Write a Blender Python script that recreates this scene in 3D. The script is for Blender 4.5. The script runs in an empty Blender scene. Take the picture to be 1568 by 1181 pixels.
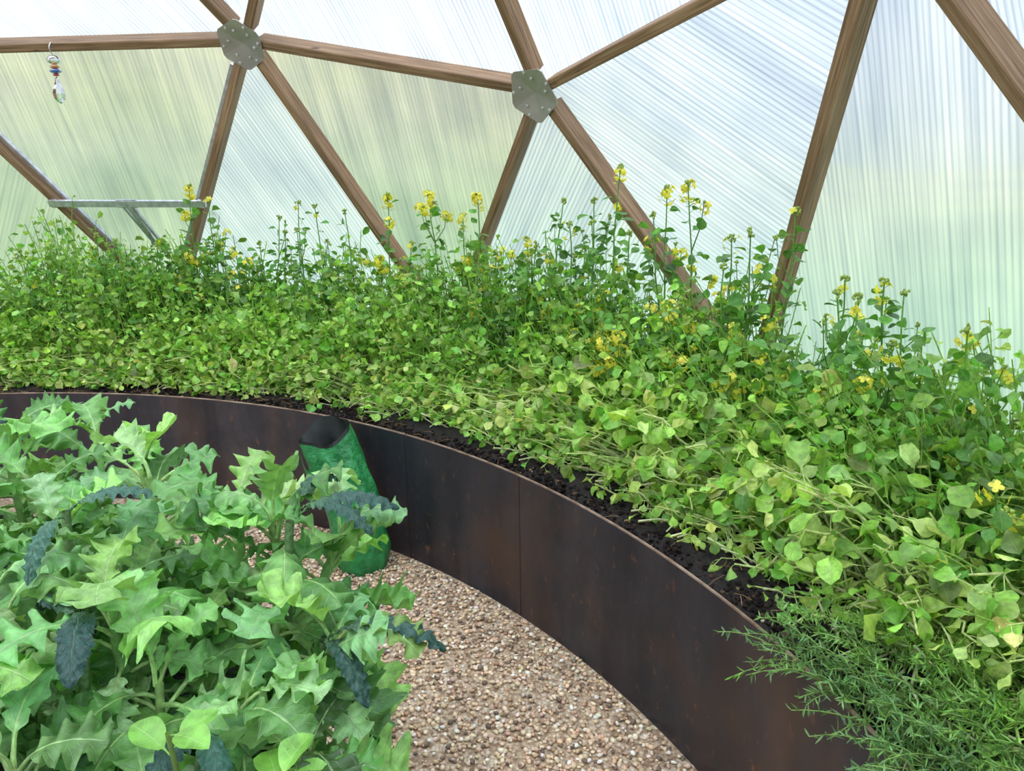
import bpy, math, numpy as np
from mathutils import Matrix, Vector, noise
rng=np.random.default_rng(7)
def ae(az,el):
    az=math.radians(az); el=math.radians(el)
    return np.array([math.cos(el)*math.cos(az),math.cos(el)*math.sin(az),math.sin(el)])
E0=math.degrees(math.atan(.5))
nz=lambda v:v/np.linalg.norm(v)
top=np.array([0,0,1.]);PA=ae(0,E0);PL=ae(72,E0);PR=ae(-72,E0);QL=ae(36,-E0);QR=ae(-36,-E0)
U={'A':PA,'B':nz(2*PA+PL),'F':nz(PA+2*PL),'D':nz(2*PA+PR),'E':nz(2*PA+top),'C2':nz(2*PA+QL),'C3':nz(2*PA+QR),'C1':nz(PA+PL+QL),'C4':nz(PA+PR+QR),'C0':nz(2*PL+QL)}
H=1.65
TH,RO,FP,CX,CY,RP,HP,RD,Z0,AZ=0.2802,-0.01703,1163.1417,-2.53052,0.41204,3.32375,0.58002,4.66081,-0.11569,0.87848
# flower stalk positions: bearing round the dome centre (deg), tip height at radius 4.35
FL0=[[81.7,1.57],[80.2,1.49],[72.4,1.47],[71.0,1.45],[68.4,1.42],[64.5,1.51],[60.9,1.52],[58.1,1.41],[56.8,1.51],[52.8,1.3],[49.4,1.38],[47.5,1.49],[45.6,1.64],[42.3,1.55],[40.9,1.57],[37.9,1.36],[36.0,1.26],[34.2,1.48],[31.2,1.25],[29.2,1.26],[28.2,1.23],[46.6,0.99],[52.9,0.97],[38.3,1.13],[86.4,1.21],[90.0,1.29]]
FLOW=[]
for a,z in FL0:
    x=CX+4.35*math.cos(math.radians(a));y=CY+4.35*math.sin(math.radians(a));k=.94
    x*=k;y*=k;FLOW.append((math.degrees(math.atan2(y-CY,x-CX)),math.hypot(x-CX,y-CY),H+(z-H)*k))
# ================= helpers
def srgb(r,g,b):
    f=lambda c:(c/255/12.92) if c/255<=.04045 else ((c/255+.055)/1.055)**2.4
    return (f(r),f(g),f(b))
class Geo:
    def __init__(s): s.V=[];s.C=[];s.UV=[];s.F=[];s.n=0
    def add(s,V,F,col=(.5,.5,.5),uv=None,mat=0,smooth=True):
        V=np.asarray(V,float).reshape(-1,3);n=len(V)
        C=np.broadcast_to(np.asarray(col,float).reshape(-1,3) if np.ndim(col)>1 else np.asarray(col,float),(n,3))
        uv=np.zeros((n,2)) if uv is None else np.asarray(uv,float).reshape(-1,2)
        F=np.asarray(F,int)
        s.V.append(V);s.C.append(C);s.UV.append(uv);s.F.append((F+s.n,mat,smooth));s.n+=n
    def build(s,name,mats,parent=None):
        me=bpy.data.meshes.new(name)
        V=np.concatenate(s.V);C=np.concatenate(s.C);UV=np.concatenate(s.UV)
        me.vertices.add(len(V));me.vertices.foreach_set("co",V.astype(np.float32).ravel())
        li=[];ls=[];mi=[];sm=[];k=0
        for F,m,q in s.F:
            nf,w=F.shape;li.append(F.ravel());ls.append(k+np.arange(nf)*w);mi.append(np.full(nf,m));sm.append(np.full(nf,q));k+=nf*w
        li=np.concatenate(li);ls=np.concatenate(ls);mi=np.concatenate(mi);sm=np.concatenate(sm)
        me.loops.add(len(li));me.loops.foreach_set("vertex_index",li.astype(np.int32))
        me.polygons.add(len(ls));me.polygons.foreach_set("loop_start",ls.astype(np.int32))
        me.polygons.foreach_set("material_index",mi.astype(np.int32));me.polygons.foreach_set("use_smooth",sm.astype(bool))
        for m in mats: me.materials.append(m)
        me.update(calc_edges=True)
        ul=me.uv_layers.new(name="UVMap");ul.data.foreach_set("uv",UV[li].astype(np.float32).ravel())
        ca=me.color_attributes.new("Col",'FLOAT_COLOR','POINT')
        ca.data.foreach_set("color",np.concatenate([C,np.ones((len(C),1))],1).astype(np.float32).ravel())
        o=bpy.data.objects.new(name,me);bpy.context.collection.objects.link(o)
        if parent: o.parent=parent
        return o
def N(v): return v/np.maximum(np.linalg.norm(v,axis=-1,keepdims=True),1e-9)
def jit(n,s=1): return rng.normal(0,s,(n,3))
def curvept(base,d,nr,L,dr,v):
    a=L*np.sin(dr*v)/dr; b=-L*(1-np.cos(dr*v))/dr
    return base+d*a[...,None]+nr*b[...,None]
def leaves(g,base,d,nr,L,W,dr,cup,col,w,nu=4,sweep=0.,ruf=0.,rf=6.,col2=None,mat=0,bump=0.,cfade=2.2):
    n=len(base);d=N(d);nr=N(nr-d*np.sum(nr*d,1,keepdims=True));side=np.cross(d,nr)
    if np.ndim(w)==1: w=np.broadcast_to(w,(n,len(w)))
    nv=w.shape[1]-1
    v=np.linspace(0,1,nv+1)[None,:,None];u=np.linspace(-1,1,nu+1)[None,None,:]
    L_=L[:,None,None];W_=W[:,None,None];D=np.where(abs(dr)<.02,.02,dr)[:,None,None]
    ww=w[:,:,None]; vv=v+sweep*np.abs(u)*ww*W_/L_
    a=L_*np.sin(D*vv)/D; b=-L_*(1-np.cos(D*vv))/D
    au=np.abs(u);ph=rng.uniform(0,6.28,(n,1,1))
    off=cup[:,None,None]*W_*ww*au**1.6
    if ruf: off=off+ruf*W_*au**1.5*np.minimum(ww*1.4,1)*np.sin(6.283*vv*rf+ph+np.where(u>0,1.7,0))
    if bump: off=off+bump*W_*np.sin(v*55+ph)*np.sin(au*7+v*20)
    x=u*W_*ww
    ca=np.cos(D*vv);sa=np.sin(D*vv)
    P=base[:,None,None,:]+d[:,None,None,:]*(a+off*sa)[...,None]+nr[:,None,None,:]*(b+off*ca)[...,None]+side[:,None,None,:]*x[...,None]
    idx=np.arange((nv+1)*(nu+1)).reshape(nv+1,nu+1)
    q=np.stack([idx[:-1,:-1],idx[:-1,1:],idx[1:,1:],idx[1:,:-1]],-1).reshape(-1,4)
    F=(q[None]+(np.arange(n)*(nv+1)*(nu+1))[:,None,None]).reshape(-1,4)
    C=np.broadcast_to(col[:,None,None,:],P.shape)
    if col2 is not None:
        t=np.broadcast_to(np.clip(v*cfade,0,1)[...,None],P.shape[:3]+(1,)); C=col2[:,None,None,:]*(1-t)+C*t
    uv=np.stack([np.broadcast_to(u,P.shape[:3]),np.broadcast_to(v,P.shape[:3])],-1)
    g.add(P,F,C.reshape(-1,3),uv,mat)
def tubes(g,P,R,c0,c1=None,ns=4,mat=0):
    n,K,_=P.shape;T=N(np.gradient(P,axis=1));ref=np.array([.31,.52,.79]);s1=N(np.cross(T,ref));s2=np.cross(T,s1)
    a=np.arange(ns)/ns*6.2832
    X=P[:,:,None]+R[:,:,None,None]*(np.cos(a)[None,None,:,None]*s1[:,:,None]+np.sin(a)[None,None,:,None]*s2[:,:,None])
    idx=np.arange(K*ns).reshape(K,ns);q=np.stack([idx[:-1],np.roll(idx[:-1],-1,1),np.roll(idx[1:],-1,1),idx[1:]],-1).reshape(-1,4)
    F=(q[None]+(np.arange(n)*K*ns)[:,None,None]).reshape(-1,4)
    c1=c0 if c1 is None else c1;t=np.linspace(0,1,K)[None,:,None,None]
    C=np.broadcast_to(c0[:,None,None]*(1-t)+c1[:,None,None]*t,X.shape)
    g.add(X,F,C.reshape(-1,3),np.tile([.5,.1875],(X.size//3,1)),mat)
def pol(az,r,z=0):
    az=np.radians(az);return np.stack([CX+r*np.cos(az),CY+r*np.sin(az),np.broadcast_to(z,np.shape(az))+0.*r],-1)
def cols(n,c,var=.12):
    c=np.broadcast_to(np.asarray(c,float),(n,3))
    return np.clip(c*(1+rng.normal(0,var,(n,1)))*(1+rng.normal(0,var*.4,(n,3))),.003,1)
def ovate(nv,pet=.25,pw=.07,pk=.55,po=.75):
    v=np.linspace(0,1,nv+1);s=np.clip((v-pet)/(1-pet),0,1)
    return np.maximum(np.sin(np.pi*s**(math.log(.5)/math.log(pk)))**po*(s>0)*(s<1),np.where(v<=pet+.01,pw,0.015))
# ================= materials
def newmat(name):
    m=bpy.data.materials.new(name);m.use_nodes=True;nt=m.node_tree;b=nt.nodes['Principled BSDF'];return m,nt,b,nt.nodes['Material Output']
def node(nt,t,**k):
    n=nt.nodes.new(t)
    for a,v in k.items():
        if a.startswith('i_'):
            key=a[2:];n.inputs[int(key) if key.isdigit() else key].default_value=v
        else: setattr(n,a,v)
    return n
def math_(nt,op,a,b=None,c=None,clamp=False):
    n=nt.nodes.new('ShaderNodeMath');n.operation=op;n.use_clamp=clamp
    for i,x in enumerate((a,b,c)):
        if x is None: continue
        if hasattr(x,'links'): nt.links.new(x,n.inputs[i])
        else: n.inputs[i].default_value=x
    return n.outputs[0]
def mix_(nt,fac,a,b,bt='MIX'):
    n=nt.nodes.new('ShaderNodeMix');n.data_type='RGBA';n.blend_type=bt
    for i,x in ((0,fac),(6,a),(7,b)):
        if hasattr(x,'links'): nt.links.new(x,n.inputs[i])
        elif i==0: n.inputs[0].default_value=x
        else: n.inputs[i].default_value=(*x,1)
    return n.outputs[2]
def tex_noise(nt,vec,scale,detail=3,rough=.5,sc=None):
    if sc is not None:
        mp=node(nt,'ShaderNodeMapping');mp.inputs['Scale'].default_value=sc;nt.links.new(vec,mp.inputs[0]);vec=mp.outputs[0]
    t=node(nt,'ShaderNodeTexNoise',i_Scale=scale,i_Detail=detail,i_Roughness=rough);nt.links.new(vec,t.inputs['Vector']);return t.outputs['Fac']
def ramp(nt,fac,stops):
    r=nt.nodes.new('ShaderNodeValToRGB');nt.links.new(fac,r.inputs[0]);e=r.color_ramp.elements
    while len(e)<len(stops): e.new(.5)
    for x,(ps,c) in zip(e,stops): x.position=ps;x.color=(*c,1)
    return r.outputs[0]
def bump(nt,b,h,st=.3,dist=.01):
    n=node(nt,'ShaderNodeBump',i_Strength=st,i_Distance=dist);nt.links.new(h,n.inputs['Height']);nt.links.new(n.outputs[0],b.inputs['Normal'])
def leafmat(name,vein=.5,veincol=(.5,.65,.3),rough=.42,trans=.3,nscale=60,bst=.3,side=8.,mid_w=.07):
    m,nt,b,out=newmat(name);at=node(nt,'ShaderNodeAttribute',attribute_name='Col');uv=node(nt,'ShaderNodeUVMap');geo=node(nt,'ShaderNodeNewGeometry')
    sp=node(nt,'ShaderNodeSeparateXYZ');nt.links.new(uv.outputs[0],sp.inputs[0])
    au=math_(nt,'ABSOLUTE',sp.outputs[0]);mid=math_(nt,'SUBTRACT',1,math_(nt,'DIVIDE',au,mid_w),clamp=True)
    fr=math_(nt,'FRACT',math_(nt,'MULTIPLY',math_(nt,'SUBTRACT',sp.outputs[1],math_(nt,'MULTIPLY',au,.12)),side))
    sv=math_(nt,'SUBTRACT',1,math_(nt,'DIVIDE',math_(nt,'ABSOLUTE',math_(nt,'SUBTRACT',fr,.1)),.07),clamp=True)
    vm=math_(nt,'MAXIMUM',mid,math_(nt,'MULTIPLY',sv,.45))
    n=tex_noise(nt,geo.outputs['Position'],nscale,3,.6)
    c=mix_(nt,1.,at.outputs['Color'],ramp(nt,n,[(.3,(.68,.68,.68)),(.7,(1.3,1.3,1.3))]),'MULTIPLY')
    c=mix_(nt,math_(nt,'MULTIPLY',vm,vein),c,veincol)
    nt.links.new(c,b.inputs['Base Color']);b.inputs['Roughness'].default_value=rough;b.inputs['Specular IOR Level'].default_value=.5
    hh=math_(nt,'SUBTRACT',n,math_(nt,'MULTIPLY',vm,.6));bump(nt,b,hh,bst,.004)
    tr=node(nt,'ShaderNodeBsdfTranslucent');nt.links.new(mix_(nt,1.,c,(1.15,1.2,.55),'MULTIPLY'),tr.inputs[0])
    ms=node(nt,'ShaderNodeMixShader',i_0=trans);nt.links.new(b.outputs[0],ms.inputs[1]);nt.links.new(tr.outputs[0],ms.inputs[2]);nt.links.new(ms.outputs[0],out.inputs[0]);return m
M_must=leafmat('mustard_leaf',.35,(.52,.68,.26),.4,.33)
M_kale=leafmat('kale_leaf',.55,(.56,.74,.42),.38,.25,45,.7,11.)
M_coll=leafmat('collard_leaf',.5,(.6,.78,.35),.4,.25,30,.2,7.,.04)
M_laci=leafmat('lacinato_leaf',.45,(.35,.5,.33),.5,.1,90,1.,14.)
M_herb=leafmat('herb_needle',0.,(.4,.5,.2),.5,.2)
M_flow=leafmat('flower_petal',0.,(.9,.8,.1),.5,.35)
m,nt,b,out=newmat('weathered_wood');M_wood=m
uv=node(nt,'ShaderNodeUVMap');n1=tex_noise(nt,uv.outputs[0],1,5,.65,(3,90,1));n2=tex_noise(nt,uv.outputs[0],1,3,.5,(1.2,6,1));kn=tex_noise(nt,uv.outputs[0],1,2,.4,(7,22,1))
c=ramp(nt,n1,[(.3,srgb(106,80,56)),(.5,srgb(158,126,94)),(.72,srgb(196,166,132))])
c=mix_(nt,1.,c,ramp(nt,n2,[(.3,(.66,.64,.6)),(.7,(1.15,1.12,1.1))]),'MULTIPLY')
c=mix_(nt,math_(nt,'MULTIPLY',math_(nt,'SUBTRACT',kn,.68),8,clamp=True),c,srgb(72,46,30))
nt.links.new(c,b.inputs['Base Color']);b.inputs['Roughness'].default_value=.7;bump(nt,b,n1,.3,.003)
def metal(name,c1,c2,met,ro,sc=30,sc3=None):
    m,nt,b,out=newmat(name);tc=node(nt,'ShaderNodeTexCoord');n=tex_noise(nt,tc.outputs['Object'],sc,4,.6,sc3)
    nt.links.new(ramp(nt,n,[(.35,c1),(.65,c2)]),b.inputs['Base Color']);b.inputs['Metallic'].default_value=met;b.inputs['Roughness'].default_value=ro;bump(nt,b,n,.1,.002);return m
M_zinc=metal('zinc_plate',srgb(164,160,152),srgb(184,180,170),.35,.36,6)
M_bolt=metal('bolt_steel',srgb(190,190,190),srgb(230,230,230),.7,.35)
M_alu=metal('aluminium',srgb(175,180,185),srgb(215,220,225),.5,.35)
m,nt,b,out=newmat('rusted_steel');M_steel=m
tc=node(nt,'ShaderNodeTexCoord');ob=tc.outputs['Object']
n1=tex_noise(nt,ob,1.6,5,.65,(1,1,.45));n2=tex_noise(nt,ob,26,4,.7,(1,1,.6));n3=tex_noise(nt,ob,5,3,.6,(1,1,.12));n4=tex_noise(nt,ob,1.9,4,.6,(1,1,.8));n5=tex_noise(nt,ob,9,5,.75,(1,1,1));sp=node(nt,'ShaderNodeSeparateXYZ');nt.links.new(ob,sp.inputs[0])
c=ramp(nt,n1,[(.35,srgb(48,51,60)),(.5,srgb(62,61,67)),(.66,srgb(84,72,66))])
c=mix_(nt,1.,c,ramp(nt,n3,[(.3,(.58,.6,.68)),(.7,(1.5,1.42,1.36))]),'MULTIPLY')
c=mix_(nt,1.,c,ramp(nt,n5,[(.35,(.8,.8,.83)),(.65,(1.2,1.17,1.15))]),'MULTIPLY')
lo=math_(nt,'SUBTRACT',1,math_(nt,'MULTIPLY',sp.outputs[2],1.5),clamp=True)
wr=math_(nt,'MULTIPLY',math_(nt,'SUBTRACT',math_(nt,'ADD',n4,math_(nt,'MULTIPLY',lo,.12)),.58),4,clamp=True)
c=mix_(nt,math_(nt,'MULTIPLY',wr,.65),c,srgb(98,70,52))
rs=math_(nt,'MULTIPLY',math_(nt,'SUBTRACT',n2,.61),9,clamp=True)
c=mix_(nt,math_(nt,'MULTIPLY',rs,math_(nt,'ADD',math_(nt,'MULTIPLY',lo,.7),.12)),c,srgb(165,108,68))
nt.links.new(c,b.inputs['Base Color']);b.inputs['Metallic'].default_value=.4
nt.links.new(math_(nt,'ADD',math_(nt,'MULTIPLY',n5,.3),.22),b.inputs['Roughness']);bump(nt,b,n2,.15,.002)
M_rim=metal('rusty_rim',srgb(120,92,74),srgb(180,155,135),.3,.5,15)
m,nt,b,out=newmat('dark_soil');M_soil=m
geo=node(nt,'ShaderNodeNewGeometry');n1=tex_noise(nt,geo.outputs['Position'],45,6,.75)
nt.links.new(ramp(nt,n1,[(.35,srgb(24,20,19)),(.55,srgb(54,44,40)),(.8,srgb(96,82,72))]),b.inputs['Base Color']);b.inputs['Roughness'].default_value=.8;bump(nt,b,n1,1.,.03)
def attrmat(name,rough=.7,spec=.3):
    m,nt,b,out=newmat(name);at=node(nt,'ShaderNodeAttribute',attribute_name='Col');geo=node(nt,'ShaderNodeNewGeometry');n=tex_noise(nt,geo.outputs['Position'],250,2,.6)
    nt.links.new(mix_(nt,1.,at.outputs['Color'],ramp(nt,n,[(.3,(.8,.8,.8)),(.7,(1.15,1.15,1.15))]),'MULTIPLY'),b.inputs['Base Color']);b.inputs['Roughness'].default_value=rough;b.inputs['Specular IOR Level'].default_value=spec;return m
M_peb=attrmat('pebble_stone');M_chip=attrmat('wood_chip',.9,.1)
m,nt,b,out=newmat('gravel_bed');M_grav=m
geo=node(nt,'ShaderNodeNewGeometry');vo=node(nt,'ShaderNodeTexVoronoi',i_Scale=80.);nt.links.new(geo.outputs['Position'],vo.inputs['Vector'])
sp=node(nt,'ShaderNodeSeparateColor');nt.links.new(vo.outputs['Color'],sp.inputs[0])
c=ramp(nt,sp.outputs[0],[(0,srgb(145,118,92)),(.35,srgb(198,172,138)),(.7,srgb(218,195,162)),(1,srgb(235,222,198))])
c=mix_(nt,math_(nt,'MULTIPLY',vo.outputs['Distance'],.7,clamp=True),c,srgb(115,92,70))
nt.links.new(c,b.inputs['Base Color']);b.inputs['Roughness'].default_value=.85;bump(nt,b,math_(nt,'SUBTRACT',1,vo.outputs['Distance']),.8,.01)
def poly(name,ft,fr,ftl,tint,rd):
    m,nt,b,out=newmat(name);nt.nodes.remove(b)
    uv=node(nt,'ShaderNodeUVMap');sp=node(nt,'ShaderNodeSeparateXYZ');nt.links.new(uv.outputs[0],sp.inputs[0])
    fr_=math_(nt,'FRACT',math_(nt,'DIVIDE',sp.outputs[0],.021))
    rib=math_(nt,'SUBTRACT',1,math_(nt,'DIVIDE',math_(nt,'ABSOLUTE',math_(nt,'SUBTRACT',fr_,.5)),.3),clamp=True)
    st=tex_noise(nt,uv.outputs[0],1,3,.6,(7,.4,1));st2=tex_noise(nt,uv.outputs[0],1,3,.65,(60,1.2,1));bl=tex_noise(nt,uv.outputs[0],1.6,3,.5)
    col=mix_(nt,rib,tint,tuple(x*rd*k for x,k in zip(tint,(.97,.985,1.03))))
    col=mix_(nt,1.,col,ramp(nt,st,[(.3,(.78,.80,.85)),(.66,(1,1,1))]),'MULTIPLY')
    col=mix_(nt,1.,col,ramp(nt,st2,[(.3,(.72,.76,.82)),(.62,(1,1,1))]),'MULTIPLY')
    col=mix_(nt,1.,col,ramp(nt,bl,[(.35,(.82,.86,.92)),(.62,(1,1,1))]),'MULTIPLY')
    tr=node(nt,'ShaderNodeBsdfTransparent');tl=node(nt,'ShaderNodeBsdfTranslucent');rf=node(nt,'ShaderNodeBsdfRefraction',i_Roughness=.75,i_IOR=1.14)
    for x in (tr,tl,rf): nt.links.new(col,x.inputs[0])
    m1=node(nt,'ShaderNodeMixShader',i_0=fr/(fr+ft));nt.links.new(tr.outputs[0],m1.inputs[1]);nt.links.new(rf.outputs[0],m1.inputs[2])
    m2=node(nt,'ShaderNodeMixShader');nt.links.new(math_(nt,'ADD',math_(nt,'MULTIPLY',rib,.12),math_(nt,'ADD',ftl-.14,math_(nt,'MULTIPLY',bl,.2))),m2.inputs[0])
    nt.links.new(m1.outputs[0],m2.inputs[1]);nt.links.new(tl.outputs[0],m2.inputs[2]);nt.links.new(m2.outputs[0],out.inputs[0]);return m
M_pclear=poly('polycarbonate_clear',.1,.68,.22,(.93,.92,.895),.76)
M_pwhite=poly('polycarbonate_diffuse',.1,.32,.58,(.86,.885,.93),.64)
M_pmid=poly('polycarbonate_hazed',.1,.5,.4,(.91,.925,.94),.72)
# ================= dome
ca,sa=math.cos(AZ),math.sin(AZ);CEN=np.array([CX,CY,Z0])
def rot(u): return np.array([ca*u[0]-sa*u[1],sa*u[0]+ca*u[1],u[2]])
ico=[top]+[ae(72*k,E0) for k in range(5)]+[ae(36+72*k,-E0) for k in range(5)]+[-top]
tris=[(0,1+k,1+(k+1)%5) for k in range(5)]+[(1+k,6+k,1+(k+1)%5) for k in range(5)]+[(6+k,6+(k+1)%5,1+(k+1)%5) for k in range(5)]
vid={};verts=[];faces=[]
def vget(P):
    k=tuple(np.round(P,5)+0.)
    if k not in vid: vid[k]=len(verts);verts.append(P)
    return vid[k]
for a,b_,c_ in tris:
    A_,B_,C_=ico[a],ico[b_],ico[c_]
    g={}
    for i in range(4):
        for j in range(4-i): g[i,j]=vget(nz(A_*(3-i-j)+B_*i+C_*j))
    for i in range(3):
        for j in range(3-i):
            faces.append((g[i,j],g[i+1,j],g[i,j+1]))
            if i+j<2: faces.append((g[i+1,j],g[i+1,j+1],g[i,j+1]))
faces=[f for f in faces if min(verts[i][2] for i in f)>.16]
edges={}
for f in faces:
    for i in range(3): edges.setdefault(tuple(sorted((f[i],f[(i+1)%3]))),0)
used=sorted({i for f in faces for i in f})
VW={i:rot(verts[i]) for i in used}
dome=bpy.data.objects.new('geodesic_dome',None);bpy.context.collection.objects.link(dome)
g=Geo();W2,DEP,ch=.0225,.092,.004
for (a,b_) in edges:
    P=CEN+RD*VW[a];Q=CEN+RD*VW[b_];t=nz(Q-P);L=np.linalg.norm(Q-P);n=nz((P+Q)/2-CEN);n=nz(n-t*(n@t));s=np.cross(t,n)
    e=.075;P=P+t*e;Q=Q-t*e
    prof=[(-W2+ch,0),(W2-ch,0),(W2,ch),(W2,DEP-ch),(W2-ch,DEP),(-W2+ch,DEP),(-W2,DEP-ch),(-W2,ch)]
    off=rng.uniform(0,40)
    vs=[];uvs=[]
    per=[0,.038,.045,.13,.135,.17,.18,.26]
    for E_,l in((P,0),(Q,L)):
        for k,(x,y) in enumerate(prof): vs.append(E_+s*x+n*y);uvs.append((l+off,per[k]+off*.37))
    F=[(i,(i+1)%8,8+(i+1)%8,8+i) for i in range(8)]
    g.add(vs,F,uv=uvs,smooth=False)
    g.add(vs,[(7,6,5,4,3,2,1,0),(8,9,10,11,12,13,14,15)],uv=uvs,smooth=False)
g.build('wooden_struts',[M_wood],dome)
g=Geo()
nb={i:[] for i in used}
for a,b_ in edges: nb[a].append(b_);nb[b_].append(a)
for i in used:
    n=VW[i];c=CEN+RD*n-n*.002;z=np.array([0,0,1.]);e2=nz(z-n*(z@n));e1=np.cross(e2,n)
    an=sorted(math.atan2((VW[j]-n)@e2,(VW[j]-n)@e1) for j in nb[i])
    cor=[];k=len(an)
    for q in range(k):
        d=(an[(q+1)%k]-an[q])%(2*math.pi)
        if d<1.6: cor.append(an[q]+d/2)
        else: cor+= [an[q]+.5,an[(q+1)%k]-.5]
    pts=[]
    for a in cor:
        for da in(-.09,.09): pts.append((a+da,.128))
    m_=len(pts);sl_=.2;V=[c,c-n*.005]
    for h in(0,.005):
        for a,r in pts: V.append(c+e1*r*math.cos(a)+e2*r*math.sin(a)-n*(h+r*sl_))
    g.add(V,[(0,2+(q+1)%m_,2+q) for q in range(m_)]+[(1,2+m_+q,2+m_+(q+1)%m_) for q in range(m_)],mat=0,smooth=False)
    g.add(V,[(2+q,2+(q+1)%m_,2+m_+(q+1)%m_,2+m_+q) for q in range(m_)],mat=0,smooth=False)
    for a in an:
        for rr,ss in((.07,.013),(.1,-.013)):
            bc=c+e1*(rr*math.cos(a)-ss*math.sin(a))+e2*(rr*math.sin(a)+ss*math.cos(a))-n*rr*sl_
            V=[bc+e1*.0085*s_*math.cos(q*math.pi/3)+e2*.0085*s_*math.sin(q*math.pi/3)-n*h for h,s_ in((.002,1),(.012,1),(.014,.7)) for q in range(6)]
            g.add(V,[(o+q,o+(q+1)%6,o+6+(q+1)%6,o+6+q) for o in(0,6) for q in range(6)],mat=1,smooth=False);g.add(V,[list(range(17,11,-1))],mat=1,smooth=False)
g.build('hub_plates',[M_zinc,M_bolt],dome)
g=Geo();RS=RD+DEP+.004
key=lambda *n:frozenset(vget(U[k]) for k in n)
clear={key('A','B','C2'),key('B','F','C1'),key('F','C1','C0')}
mids={key('D','C3','C4')}
ribdir={key('A','D','C3'):.95}
for f in faces:
    P=[CEN+RS*VW[i] for i in f];n=nz(np.cross(P[1]-P[0],P[2]-P[0]));zz=sorted(P,key=lambda q:-q[2])
    up=nz(np.array([0,0,1.])-n*n[2])
    inv=abs(zz[0][2]-zz[1][2])<abs(zz[1][2]-zz[2][2])
    fs=frozenset(f)
    d=up if (inv or fs in mids) else nz(zz[0]-zz[2])
    if fs in ribdir:
        th=ribdir[fs];d=math.cos(th)*up+math.sin(th)*np.cross(up,n)
    pr=np.cross(n,d);o=P[0];oo=rng.uniform(0,20)
    g.add(P,[(0,1,2)],uv=[((q-o)@pr+3+oo,(q-o)@d+oo) for q in P],mat=0 if fs in clear else (2 if fs in mids else 1),smooth=False)
g.build('polycarbonate_panels',[M_pclear,M_pwhite,M_pmid],dome)
ring=[(a,b_) for (a,b_) in edges if sum(1 for f in faces if a in f and b_ in f)==1]
g=Geo()
for a,b_ in ring:
    P=CEN+(RS-.02)*VW[a];Q=CEN+(RS-.02)*VW[b_];g.add([P,Q,[Q[0],Q[1],-.05],[P[0],P[1],-.05]],[(0,1,2,3)],uv=[(0,P[2]),(2,Q[2]),(2,0),(0,0)],smooth=False)
g.build('foundation_skirt',[M_wood],dome)
# ================= outside
m,nt,b,out=newmat('meadow_grass');geo=node(nt,'ShaderNodeNewGeometry')
n1=tex_noise(nt,geo.outputs['Position'],.09,3,.6);n2=tex_noise(nt,geo.outputs['Position'],1.5,4,.6)
c=ramp(nt,n1,[(.35,srgb(98,100,74)),(.47,srgb(126,116,92)),(.58,srgb(150,152,84)),(.68,srgb(106,102,84))])
ln=node(nt,'ShaderNodeVectorMath',operation='LENGTH');nt.links.new(geo.outputs['Position'],ln.inputs[0])
nearf=math_(nt,'SUBTRACT',1.3,math_(nt,'DIVIDE',ln.outputs['Value'],24.),clamp=True)
c=mix_(nt,nearf,c,srgb(76,120,56))
c=mix_(nt,1.,c,ramp(nt,n2,[(.3,(.8,.8,.8)),(.7,(1.15,1.15,1.1))]),'MULTIPLY')
nt.links.new(c,b.inputs['Base Color']);b.inputs['Roughness'].default_value=.95
g=Geo();na,nr_=96,12;aa=np.linspace(0,2*np.pi,na,endpoint=False);V=[];
for j in range(nr_+1):
    s=j/nr_;r=5.0+s**2*85
    for a in aa:
        d=math.degrees(math.atan2(math.sin(a),math.cos(a)))
        el=np.interp(d,[-180,-40,40,65,80,92,104,112,125,150,180],[2,.3,.3,.6,3,10,13,16,17,8,2])
        hmax=math.tan(math.radians(el))*90
        V.append((r*math.cos(a)+CX*(1-s),r*math.sin(a)+CY*(1-s),-.03+hmax*max(0,(s-.3)/.7)**1.5+ (noise.noise(Vector((math.cos(a)*5,math.sin(a)*5,s*4)))*1.2*s**2)))
F=[(j*na+i,j*na+(i+1)%na,(j+1)*na+(i+1)%na,(j+1)*na+i) for j in range(nr_) for i in range(na)]
g.add(V,F);g.build('outdoor_meadow',[m])
# ================= floor
g=Geo();aa=np.linspace(0,2*np.pi,120,endpoint=False);V=[];rs=[0.01,1.2,2.4,3.3,4.6]
for r in rs:
    for a in aa:V.append((CX+r*math.cos(a),CY+r*math.sin(a),0))
g.add(V,[(j*120+i,j*120+(i+1)%120,(j+1)*120+(i+1)%120,(j+1)*120+i) for j in range(4) for i in range(120)]);floor=g.build('floor',[M_grav])
t_=(1+5**.5)/2
IV=N(np.array([(-1,t_,0),(1,t_,0),(-1,-t_,0),(1,-t_,0),(0,-1,t_),(0,1,t_),(0,-1,-t_),(0,1,-t_),(t_,0,-1),(t_,0,1),(-t_,0,-1),(-t_,0,1)],float))
IF=np.array([(0,11,5),(0,5,1),(0,1,7),(0,7,10),(0,10,11),(1,5,9),(5,11,4),(11,10,2),(10,7,6),(7,1,8),(3,9,4),(3,4,2),(3,2,6),(3,6,8),(3,8,9),(4,9,5),(2,4,11),(6,2,10),(8,6,7),(9,8,1)])
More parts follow.
